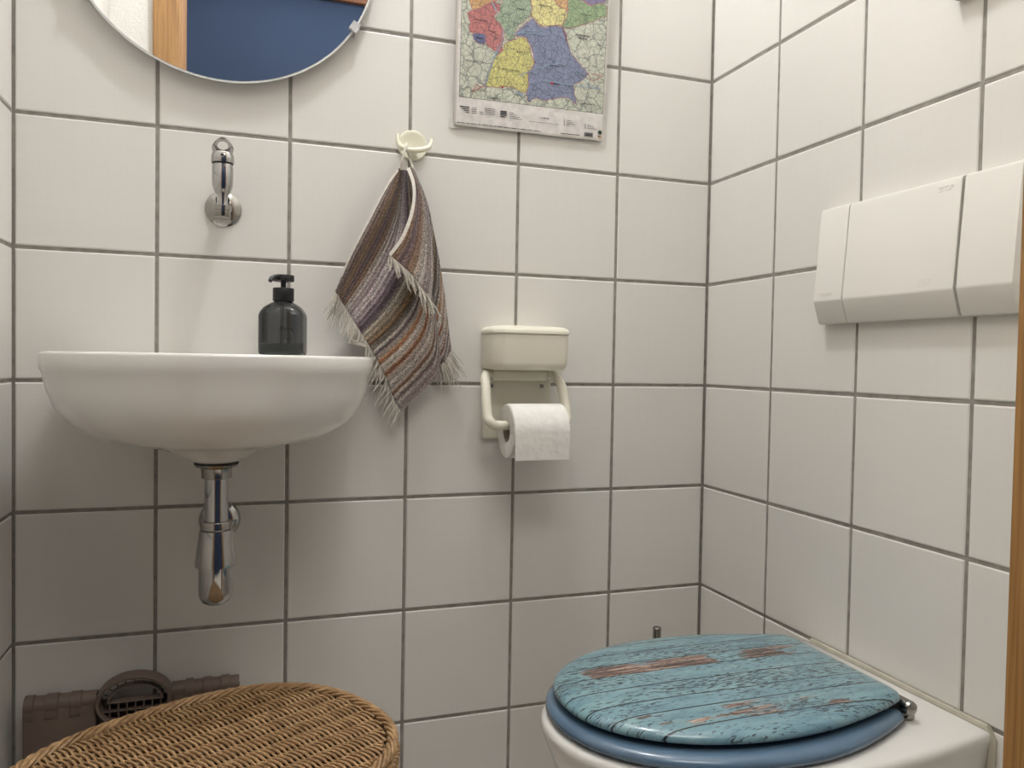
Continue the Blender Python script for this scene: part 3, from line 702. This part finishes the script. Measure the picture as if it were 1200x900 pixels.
# ---------------------------------------------------------------- paper holder
t = thing('toilet_paper_holder', 'cream plastic toilet paper holder with lidded box screwed to the tiles', 'paper holder', (-.405, 0, .70))
def boxring(x0, x1, yf, ch, z, r=.012):
    # outline seen from above: flat against the wall, chamfered and rounded front corners
    pts = [(x1, -.0006)]
    for k in range(6): a = math.radians(0-90*k/5); pts.append((x1-r+r*math.cos(a), yf+r+r*math.sin(a)))
    pts += [(x0+ch, yf), (x0+ch*.75, yf+.0015), (x0+.004, yf+ch*.9), (x0, yf+ch*1.15), (x0, -.0006)]
    return [Vector((x, y, z)) for x, y in pts]
bx0, bx1, yf = -.4755, -.3335, -.082
mb = MB().loft([boxring(bx0+.012, bx1-.012, yf+.014, .016, .8385), boxring(bx0+.004, bx1-.004, yf+.005, .018, .841), boxring(bx0+.001, bx1-.0015, yf+.001, .02, .847), boxring(bx0, bx1-.001, yf, .02, .853), boxring(bx0+.001, bx1, yf, .02, .9020)])
mb.build('storage_box', M['cream'], t, ang=40)
mb = MB().loft([boxring(bx0+.001, bx1, yf-.0005, .02, .9026), boxring(bx0, bx1+.0015, yf-.002, .02, .9040), boxring(bx0, bx1+.0015, yf-.002, .02, .9085), boxring(bx0+.002, bx1, yf+.001, .02, .9130), boxring(bx0+.008, bx1-.006, yf+.008, .02, .9165), boxring(bx0+.02, bx1-.02, yf+.02, .012, .9180)])
mb.build('box_lid', M['cream'], t, ang=40)
mb = MB().box((-.4725, -.0006, .7120), (-.3395, -.010, .8385), .004)
mb.box((-.4600, -.008, .8195), (-.3530, -.026, .8383), .004)
mb.build('back_plate', M['cream'], t, ang=40)
RC = Vector((-.398, -.071, .7315)); RR = .0475
def arm_mb(sg):
    xo = -.4690 if sg < 0 else -.3440
    xs = xo+sg*.006
    pts = cat_rom([(xo-sg*.004, -.020, .829), (xs, -.030, .8265), (xs+sg*.004, -.045, .812), (xs+sg*.006, -.056, .788), (xs+sg*.006, -.066, .760), (xs+sg*.004, -.0715, .7500), (xs-sg*.006, -.072, .7425), (RC.x+sg*.046, -.071, .7420)], 36)
    return MB().tube(pts, [.0090]*8+[.0088]*20+[.0085]*8, 16)
for sg in (-1, 1): arm_mb(sg).build('arm', M['cream'], t)
MB().tube([(RC.x-.046, RC.y, RC.z+.0105), (RC.x+.046, RC.y, RC.z+.0105)], .0076, 20).build('roll_bar', M['cream'], t)
for x in (-.4575, -.3590):
    s_ = MB().lathe([(.0040, .0100), (.0040, .0112), (.0030, .0120), (.0012, .0118), (0, .0112)], (x, 0, .8095), (0, -1, 0), 20).build('screw', M['screw'], t)
t = thing('toilet_paper_roll', 'full white embossed toilet paper roll on the cream holder', 'toilet paper', (RC.x, RC.y, RC.z-RR))
mb = MB(); x0, x1 = RC.x-.0495, RC.x+.0510
pr_ = [(.0195, 0), (.0205, -.0008), (RR-.0015, -.0008), (RR, .0006), (RR, x1-x0-.0006), (RR-.0015, x1-x0+.0008), (.0205, x1-x0+.0008), (.0195, x1-x0), (.0195, 0)]
mb.lathe(pr_, (x0, RC.y, RC.z), (1, 0, 0), 72, cap=False)
mb.build('roll', M['paper'], t, ang=40)
mb = MB(); rr = RR+.0008; rings = []
for k in range(21):
    a = math.radians(60+90*k/20); rings.append((RC.y-rr*math.sin(a-PI/3)*1.0, RC.z+rr*math.cos(a-PI/3)))
rings += [(RC.y-rr-.0003, RC.z-.012), (RC.y-rr-.0002, RC.z-.026), (RC.y-rr+.0005, RC.z-.0465)]
mb.loft([[(x0+.0003, y, z), (x1, y, z), (x1, y-.0007, z+.0003), (x0+.0003, y-.0007, z+.0003)] for y, z in rings])
for fx_, fz in ((-.020, .004), (.012, -.004), (.034, -.024), (-.012, -.030), (.030, .018), (-.034, -.012), (.004, .024)):
    for q_ in range(6):
        a = q_*PI/3+fx_*30; pts = []
        for k in range(11):
            b_ = 2*PI*k/10; ll = .0048+.0030*math.cos(b_); ww = .0019*math.sin(b_)
            X_ = ll*math.cos(a)-ww*math.sin(a); Z_ = ll*math.sin(a)+ww*math.cos(a); zz = fz+Z_
            yy = RC.y-(math.sqrt(max(1e-6, rr*rr-zz*zz)) if zz > 0 else rr)-.0006
            pts.append((RC.x+fx_+X_, yy, RC.z+zz))
        mb.tube(pts[:-1], .00042, 5, closed=True)
mb.build('loose_sheet', M['paper'], t)
MB().lathe([(.0192, .0004), (.0180, .0004), (.0180, x1-x0-.0004), (.0192, x1-x0-.0004), (.0192, .0004)], (x0, RC.y, RC.z), (1, 0, 0), 40, cap=False).build('cardboard_core', M['card'], t)

# ---------------------------------------------------------------- flush plate
t = thing('flush_plate', 'wide white plastic cistern flush plate on the wall above the toilet', 'flush plate', (0, -.52, .92))
def prof(o=0): return [(-.0006, 1.1035), (-.0125, 1.1035), (-.0165, 1.1020), (-.0185, 1.0980), (-.0292, .9595), (-.0295, .9575), (-.0288, .9550), (-.0190, .9245), (-.0170, .9222), (-.0140, .9215), (-.0006, .9215)]
def slab(ya, yb, bev_a=.0, bev_b=.0, dx=0, name='panel', mat='plate'):
    mb = MB(); cz = 1.0125; P = prof(); rings = []
    def ring(y, sx=1.0, sz=1.0): return [Vector((x*sx + (dx if x < -.001 else 0), y, cz+(z-cz)*sz)) for x, z in P]
    if bev_a: rings += [ring(ya+.0, .5, .985), ring(ya-.003, .82, .993), ring(ya-bev_a, 1, 1)]
    else: rings += [ring(ya, .96, .996), ring(ya-.0012, 1, 1)]
    if bev_b: rings += [ring(yb+bev_b, 1, 1), ring(yb+.002, .4, .99), ring(yb, .2, .985)]
    else: rings += [ring(yb+.0012, 1, 1), ring(yb, .96, .996)]
    return mb.loft(rings).build(name, M[mat], t, ang=28)
MB().box((-.0006, -.350, .930), (-.012, -.690, 1.097)).build('mounting_frame', M['dark'], t, smooth=False)  # painted black so the gaps between the panels look shaded
lp = slab(-.3420, -.4075, bev_a=.006, name='side_panel')
btn = slab(-.4083, -.6040, name='push_button', dx=.0008)
rp = slab(-.6092, -.7000, bev_b=.013, name='side_panel')
ey = Vector((.0107, 0, .1385)).normalized(); ex = Vector((0, -1, 0))
def face(y, z, h=0):
    k = (1.0980-z)/.1385; return Vector((-.0185-.0107*k-h, y, z))
mb = MB(); text_mesh(mb, 'GEBERIT', .0075, face(-.3745, .9665), ex, ey, .0004); mb.build('embossed_lettering', M['plate'], lp, smooth=False)
p = atx(1107, 221, -.0205); q = atx(1083, 331, -.027)
mb = MB(); text_mesh(mb, 'STOP', .0105, face(p.y, p.z, -.0008), ex, ey, .0004); mb.build('embossed_lettering', M['plate'], btn, smooth=False)
mb = MB()
for k in range(3):
    mb.tube([face(q.y-.012+.024*i/24, q.z-.004+.004*k+.0010*math.sin(i*2*PI/8), -.0010) for i in range(25)], .0005, 6)
mb.build('embossed_waves', M['plate'], btn)

# ---------------------------------------------------------------- toilet
TYc = -.495
t = thing('toilet', 'white wall hung toilet with weathered blue plank patterned lid', 'toilet', (0, TYc, .06))
def tout(xt, xm, hb, hw, n=72, ex_=2.1):
    # plan outline: tip xt, widest xm (half width hb), half width hw at the wall
    out = []
    for k in range(n+1):
        a = -PI/2 + PI*k/n; c, s_ = math.cos(a), math.sin(a)
        out.append((xm-(xm-xt)*abs(c)**(2/ex_), hb*math.copysign(abs(s_)**(2/ex_), s_)))
    pts = out[::-1]           # from +hb side ... tip ... -hb
    res = [(-.0006, hw)]
    for k in range(1, 6):
        f = k/6; res.append((-.0006+(xm+.0006)*f, hw+(hb-hw)*math.sin(f*PI/2)))
    res += pts
    for k in range(5, 0, -1):
        f = k/6; res.append((-.0006+(xm+.0006)*f, -(hw+(hb-hw)*math.sin(f*PI/2))))
    res.append((-.0006, -hw))
    return res
def tring(z, xt, xm, hb, hw): return [Vector((x, TYc+y, z)) for x, y in tout(xt, xm, hb, hw)]
mb = MB()
mb.loft([tring(.055, -.30, -.14, .105, .105), tring(.062, -.32, -.15, .115, .115), tring(.13, -.37, -.17, .130, .125), tring(.20, -.425, -.19, .146, .135), tring(.26, -.468, -.20, .160, .145), tring(.31, -.497, -.21, .171, .153), tring(.345, -.512, -.215, .178, .158),
         tring(.366, -.520, -.215, .183, .161), tring(.384, -.5275, -.215, .188, .163), tring(.3935, -.530, -.215, .190, .165), tring(.3990, -.529, -.215, .1885, .1645), tring(.4025, -.526, -.215, .185, .163), tring(.4040, -.520, -.215, .179, .160)])
mb.build('bowl', M['ceramic'], t, ang=50)
mb = MB(); mb.tube([(-.0022, TYc+.164, .34), (-.0022, TYc+.166, .395), (-.0028, TYc+.160, .4055), (-.003, TYc, .4058), (-.0028, TYc-.160, .4055), (-.0022, TYc-.166, .395), (-.0022, TYc-.164, .34)], .0052, 8)
mb.build('silicone_seal', M['sil'], t)
def lidout(xt, xm, hb, xr, hr, rc=.02, n=64, ex_=2.15):
    pts = []
    for k in range(n+1):
        a = PI/2 - PI*k/n; c, s_ = math.cos(a), math.sin(a)
        pts.append((xm-(xm-xt)*abs(c)**(2/ex_), hb*math.copysign(abs(s_)**(2/ex_), s_)))
    side = []
    for k in range(1, 10):
        f = k/10; side.append((xm+(xr-rc-xm)*f, hb-(hb-hr-.006)*(1-math.cos(f*PI/2))))
    cor = [(xr-rc+rc*math.sin(math.radians(g))*1.0, hr-rc*.9+rc*.9*math.cos(math.radians(g))+.004*(1-g/90)) for g in (10, 30, 50, 70, 90)]
    a = pts; b = [(x, -y) for x, y in side+cor]; c = [(x, y) for x, y in (side+cor)][::-1]
    return a + b + c
def lring(o, z, inset, cy, dome=None):
    cx = -.29; out = []
    for x, y in o:
        l = math.hypot(x-cx, y); k = max(0, (l-inset)/l); out.append(Vector((cx+(x-cx)*k, cy+y*k, z)))
    return out
so = lidout(-.522, -.275, .1735, -.088, .122)
sc = TYc+.001
inn = [Vector((-.30+.115*math.cos(2*PI*j/len(so)), sc+.105*math.sin(2*PI*j/len(so)), 0)) for j in range(len(so))]
# match the direction of the inner ring to the outer one
ang0 = [math.atan2(y, x+.29) for x, y in so]
def iring(z, k=1.0): return [Vector((-.30+.125*k*math.cos(a), sc+.108*k*math.sin(a), z)) for a in ang0]
mb = MB()
mb.loft([iring(.4085), lring(so, .4070, .006, sc), lring(so, .4085, .002, sc), lring(so, .4125, 0, sc), lring(so, .4170, .0015, sc), lring(so, .4205, .007, sc), lring(so, .4222, .018, sc), lring(so, .4222, .030, sc), iring(.4165), iring(.4085)], False, False)
st = mb.build('seat_ring', M['seat'], t, ang=50)
for (x, y) in ((-.42, .09), (-.42, -.09), (-.16, .12), (-.16, -.12)):
    MB().box((x-.012, sc+y-.006, .4042), (x+.012, sc+y+.006, .4085), .001).build('buffer', M['dark'], st)
lo = lidout(-.511, -.285, .1575, -.082, .114)
lc = TYc+.006
LZ = .4285
mb = MB()
mb.loft([lring(lo, LZ+.0005, .012, lc), lring(lo, LZ, .005, lc), lring(lo, LZ+.0012, .0012, lc), lring(lo, LZ+.0045, 0, lc), lring(lo, LZ+.0085, .0022, lc), lring(lo, LZ+.0120, .0075, lc), lring(lo, LZ+.0142, .016, lc), lring(lo, LZ+.0158, .032, lc), lring(lo, LZ+.0172, .07, lc), lring(lo, LZ+.0178, .11, lc), lring(lo, LZ+.018, .15, lc)])
C0 = Vector((-.295, lc-.005, LZ))
ld = mb.build('lid', M['lid'], t, origin=C0, ang=60); ld.location = C0 - OFF[t.name]; OFF[ld.name] = C0
ld['label'] = 'lid printed like weathered turquoise planks'
for (x, y) in ((-.40, .10), (-.40, -.10), (-.14, .10), (-.14, -.10)):
    MB().box((x-.010, lc+y-.005, .4216), (x+.010, lc+y+.005, LZ+.001), .001).build('buffer', M['dark'], ld)
for sg in (1, -1):
    y = TYc+sg*.099
    hg = MB().tube([(-.082, y-.016*1, .4225), (-.082, y+.016, .4225)], .0095, 20).lathe([(.0095, 0), (.0085, .003), (.005, .005), (0, .0056)], (-.082, y+sg*.016, .4225), (0, sg, 0), 20).lathe([(.013, .4042), (.013, .4075), (.008, .409), (.0075, .416)], (-.076, y, 0), (0, 0, 1), 24).build('hinge', M['dullchrome'], t)
    MB().box((-.107, y-.008, .4130), (-.088, y+.008, .4285), .003).build('hinge_block', M['dark'], hg)

# ---------------------------------------------------------------- toilet brush behind the toilet
p = at(770, 735, -.10)
t = thing('toilet_brush', 'toilet brush with chrome rod handle behind the toilet lid in the corner', 'toilet brush', (p.x, -.10, 0))
MB().lathe([(.045, .0005), (.047, .004), (.047, .14), (.044, .145), (.012, .147), (.010, .149)], (p.x, -.10, 0), (0, 0, 1), 40).build('holder', M['chrome'], t)
MB().lathe([(.0076, .1485), (.0076, p.z-.004), (.0078, p.z-.0038), (.0080, p.z-.001), (.0072, p.z), (0, p.z)], (p.x, -.10, 0), (0, 0, 1), 24).build('rod_handle', M['dullchrome'], t)

# ---------------------------------------------------------------- step stool
t = thing('folding_step_stool', 'folded brown plastic step stool leaning upright behind the wicker basket', 'step stool', (-1.04, -.03, 0))
mb = MB(); x0, x1 = -1.1955, -.8870
for xa, xb, zt in ((x0, -1.0960, .318), (-1.0960, -.9900, .276), (-.9900, x1, .318)): mb.box((xa, -.012, .0005), (xb, -.040, zt), .004)
for xa, xb in ((x0+.001, -1.0965), (-.9895, x1-.001)): mb.tube([(xa, -.026, .318), (xb, -.026, .318)], .0140, 18)
mb.build('folded_panel', M['stool'], t, ang=40)
def knuck(xa, xb):
    return MB().tube([(xa, -.026, .318), (xa+.0008, -.026, .318), (xb-.0008, -.026, .318), (xb, -.026, .318)], [.0140, .0160, .0160, .0140], 20).box((xa, -.036, .300), (xb, -.0412, .318), .0015).build('hinge_knuckle', M['stool'], t, ang=40)
for xa, xb in ((-1.1950, -1.1810), (-1.1660, -1.1480), (-1.1330, -1.1170), (-.9700, -.9570), (-.9430, -.9290), (-.9160, -.9030)): knuck(xa, xb)
hc = Vector((-1.0430, -.032, .3150)); mb = MB()
def ov(a, rx, rz): return Vector((hc.x+rx*math.cos(a), hc.y, hc.z+rz*math.sin(a)))
N = 48
rings = []
for rx, rz, y in ((.055, .0405, .012), (.0555, .041, -.010), (.0525, .0385, -.0165), (.0485, .0350, -.0150), (.0475, .0340, .012)):
    rings.append([ov(2*PI*j/N, rx, rz)+Vector((0, y, 0)) for j in range(N)])
mb.loft(rings+[rings[0]], False, False)
hn = mb.build('carry_handle', M['stool'], t, ang=50)
mb = MB(); rings = []
def dsh(rx, rz, y, zb):
    out = []
    for j in range(30):
        a = PI*j/29; out.append(Vector((hc.x+.002+rx*math.cos(a), hc.y+y, hc.z+zb+rz*math.sin(a))))
    for j in range(1, 12): out.append(Vector((hc.x+.002-rx+2*rx*j/12, hc.y+y, hc.z+zb)))
    return out
for rx, rz, y, zb in ((.040, .026, .006, -.0005), (.040, .026, -.012, -.0005), (.037, .0235, -.012, .001), (.037, .0235, .006, .001)): rings.append(dsh(rx, rz, y, zb))
mb.loft(rings+[rings[0]], False, False)
for k in range(9):
    a = math.radians(18+18*k); mb.tube([ov(a, .039, .0262), ov(a, .048, .0345)], .0010, 6)
for x in (-.034, -.022, -.010, .002, .014, .026, .038): mb.box((hc.x+x-.0008, hc.y+.004, hc.z-.030*math.sqrt(max(.02, 1-(x/.047)**2))), (hc.x+x+.0008, hc.y-.010, hc.z-.001))
mb.box((hc.x-.044, hc.y+.004, hc.z-.0145), (hc.x+.044, hc.y-.010, hc.z-.0130))
mb.build('grip_ribs', M['stool'], hn, ang=40)
mb = MB()
low = [ov(PI+PI*j/24, .0470, .0335) for j in range(25)]
mb.loft([[q+Vector((0, .004, 0)) for q in low], [q+Vector((0, .0075, 0)) for q in low]])
mb.build('recess_shade', M['stoolshade'], hn)  # darker copy of the stool plastic paints the shade inside the handle

# ---------------------------------------------------------------- wicker basket
BC = Vector((-.921, -.439, 0)); br_ = math.radians(27.7); ea = Vector((math.cos(br_), math.sin(br_), 0)); eb = Vector((-math.sin(br_), math.cos(br_), 0))
LA, LB, EE = .216, .171, 2.4
def bpt(a, b, z): return BC + ea*a + eb*b + Vector((0, 0, z))
def sup(th, k=1.0, z=0, dr=0):
    c, s_ = math.cos(th), math.sin(th)
    a = (LA*k+dr)*math.copysign(abs(c)**(2/EE), c); b = (LB*k+dr)*math.copysign(abs(s_)**(2/EE), s_); return a, b
t = thing('wicker_basket', 'oval brown wicker laundry basket with flat woven lid under the basin', 'basket', BC)
# arc-length parametrised outline
raw = [sup(2*PI*i/720) for i in range(721)]; cum = [0]
for (a, b), (c, d) in zip(raw, raw[1:]): cum.append(cum[-1]+math.hypot(c-a, d-b))
def outl(f, k=1.0, dr=0.0):
    f = (f % 1)*cum[-1]; lo_, hi_ = 0, 720
    while hi_-lo_ > 1:
        mid = (lo_+hi_)//2
        if cum[mid] <= f: lo_ = mid
        else: hi_ = mid
    w = (f-cum[lo_])/(cum[hi_]-cum[lo_]); a = raw[lo_][0]*(1-w)+raw[hi_][0]*w; b = raw[lo_][1]*(1-w)+raw[hi_][1]*w
    l = math.hypot(a, b); return a*k*(1+dr/l), b*k*(1+dr/l)
ZL = .3945
mb = MB(); SPB = .0275; IA, IB = LA-.0125, LB-.0125
def half(v, A_, B_): return B_*(max(0, 1-(abs(v)/A_)**EE))**(1/EE)
nst = int(IB/SPB)
for j in range(-nst, nst+1):
    b = j*SPB; h_ = half(b, IB, IA)
    if abs(b) > IB-.004: continue
    for db in (-.0016, .0016): mb.tube([bpt(-h_+2*h_*i/14, b+db, ZL-.0003) for i in range(15)], .0016, 6)
na = 60
for i in range(na+1):
    a = -IA+.003+(2*IA-.006)*i/na; h_ = half(a, IA, IB)
    if h_ < .012: continue
    n = max(6, int(2*h_/.0046)); jit = random.uniform(-.0005, .0005)
    for sd in (0, PI):
        jr = random.uniform(.9, 1.08); pts = []
        for k in range(n+1):
            b = -h_+2*h_*k/n; th = PI*b/SPB+sd
            pts.append(bpt(a+jit-.0021*math.sin(th)+random.uniform(-.0003, .0003), b, ZL+.0030*math.cos(th)))
        mb.tube(pts, 0.00168*jr, 6)
ldo = mb.build('lid_weave', M['wicker'], t)
mb = MB(); n = 90
mb.loft([[bpt(*outl(j/n, .95), ZL-.0125) for j in range(n)], [bpt(*outl(j/n, .95), ZL-.0095) for j in range(n)]]); mb.build('lid_shade_sheet', M['wshade'], ldo)  # dark sheet stands in for the shade seen through the lid weave
mb = MB()
def rope(zc, dr, rad, strands, twists, sr, nn=420):
    for s_ in range(strands):
        pts = []
        for i in range(nn):
            f = i/nn; ph = 2*PI*(f*twists + s_/strands)
            a, b = outl(f, 1, dr+rad*math.cos(ph)); pts.append(bpt(a, b, zc+rad*math.sin(ph)*.9))
        mb.tube(pts, sr, 6, closed=True)
rope(ZL+.002, -.004, .0046, 5, 17, .0027)
mb.build('lid_border', M['wicker'], t)
mb = MB()
rope(ZL-.012, -.001, .0040, 4, -36, .0028); rope(ZL-.024, -.001, .0036, 3, 40, .0026)
mb.build('lid_skirt', M['wicker'], t)
mb = MB(); ns = 48
def bk(z): return .80+.13*(z/.37)
k = 0; z = .010
while z < .362:
    kk = bk(z); ph = (k % 2)*PI
    mb.tube([bpt(*outl(i/240, kk, .0026*math.sin(2*PI*i/240*ns/2+ph)), z) for i in range(240)], .0029, 5, closed=True)
    z += .0066; k += 1
for j in range(ns): mb.tube([bpt(*outl((j+.0)/ns, bk(zz)), zz) for zz in (.004, .12, .24, .365)], .0026, 6)
mb.build('basket_body', M['wicker'], t)
n = 90
MB().loft([[bpt(*outl(j/n, bk(z_)-.018), z_) for j in range(n)] for z_ in (.003, .12, .24, .366)]).build('inner_shade_shell', M['wshade'], t)  # added dark shell blocks the view inside, painted as the basket's inner shade

# ---------------------------------------------------------------- panel at the upper right edge
p = atx(1119, 4, -.004)
cy = p.y-.002; cz = p.z+.001
t = thing('mounted_panel', 'beige panel on the right wall showing only its lower corner at the top right', 'wall panel', (0, cy-.12, cz))
MB().box((-.0006, cy, cz), (-.020, cy-.24, cz+.34), .004).build('panel_board', M['box'], t, ang=40)
MB().box((-.0202, cy-.012, cz+.012), (-.0235, cy-.228, cz+.328), .002).build('panel_front', M['plate'], t, ang=40)

# ---------------------------------------------------------------- light
def point(name, loc, w, r, col=(1, .94, .86)):
    l = bpy.data.lights.new(name, 'POINT'); l.energy = w; l.shadow_soft_size = r; l.color = col
    o = bpy.data.objects.new(name, l); COL.objects.link(o); o.location = loc; return o
point('ceiling_lamp', (-.60, -.38, 2.30), 20.5, .05, (.955, .985, 1.03))
def area(name, loc, rot_, w, sx, sy, col):
    l = bpy.data.lights.new(name, 'AREA'); l.energy = w; l.shape = 'RECTANGLE'; l.size = sx; l.size_y = sy; l.color = col
    o = bpy.data.objects.new(name, l); COL.objects.link(o); o.location = loc; o.rotation_euler = rot_; return o
for x, e in ((-1.75, 16), (.85, 52)): point('hall_fill', (x, -1.50, 2.10), e, .08, (1, .975, .93))  # added fill lights out of view, brightening the room through the doorway
area('hall_ceiling_fill', (-.55, -1.6, 2.42), (0, 0, 0), 13, .9, .5, (1, .97, .915))  # added unseen fill light that lifts the shadows on the lower walls
w = bpy.data.worlds.new('world'); scene.world = w; w.use_nodes = True
w.node_tree.nodes['Background'].inputs[0].default_value = (.9, .95, 1, 1); w.node_tree.nodes['Background'].inputs[1].default_value = .05
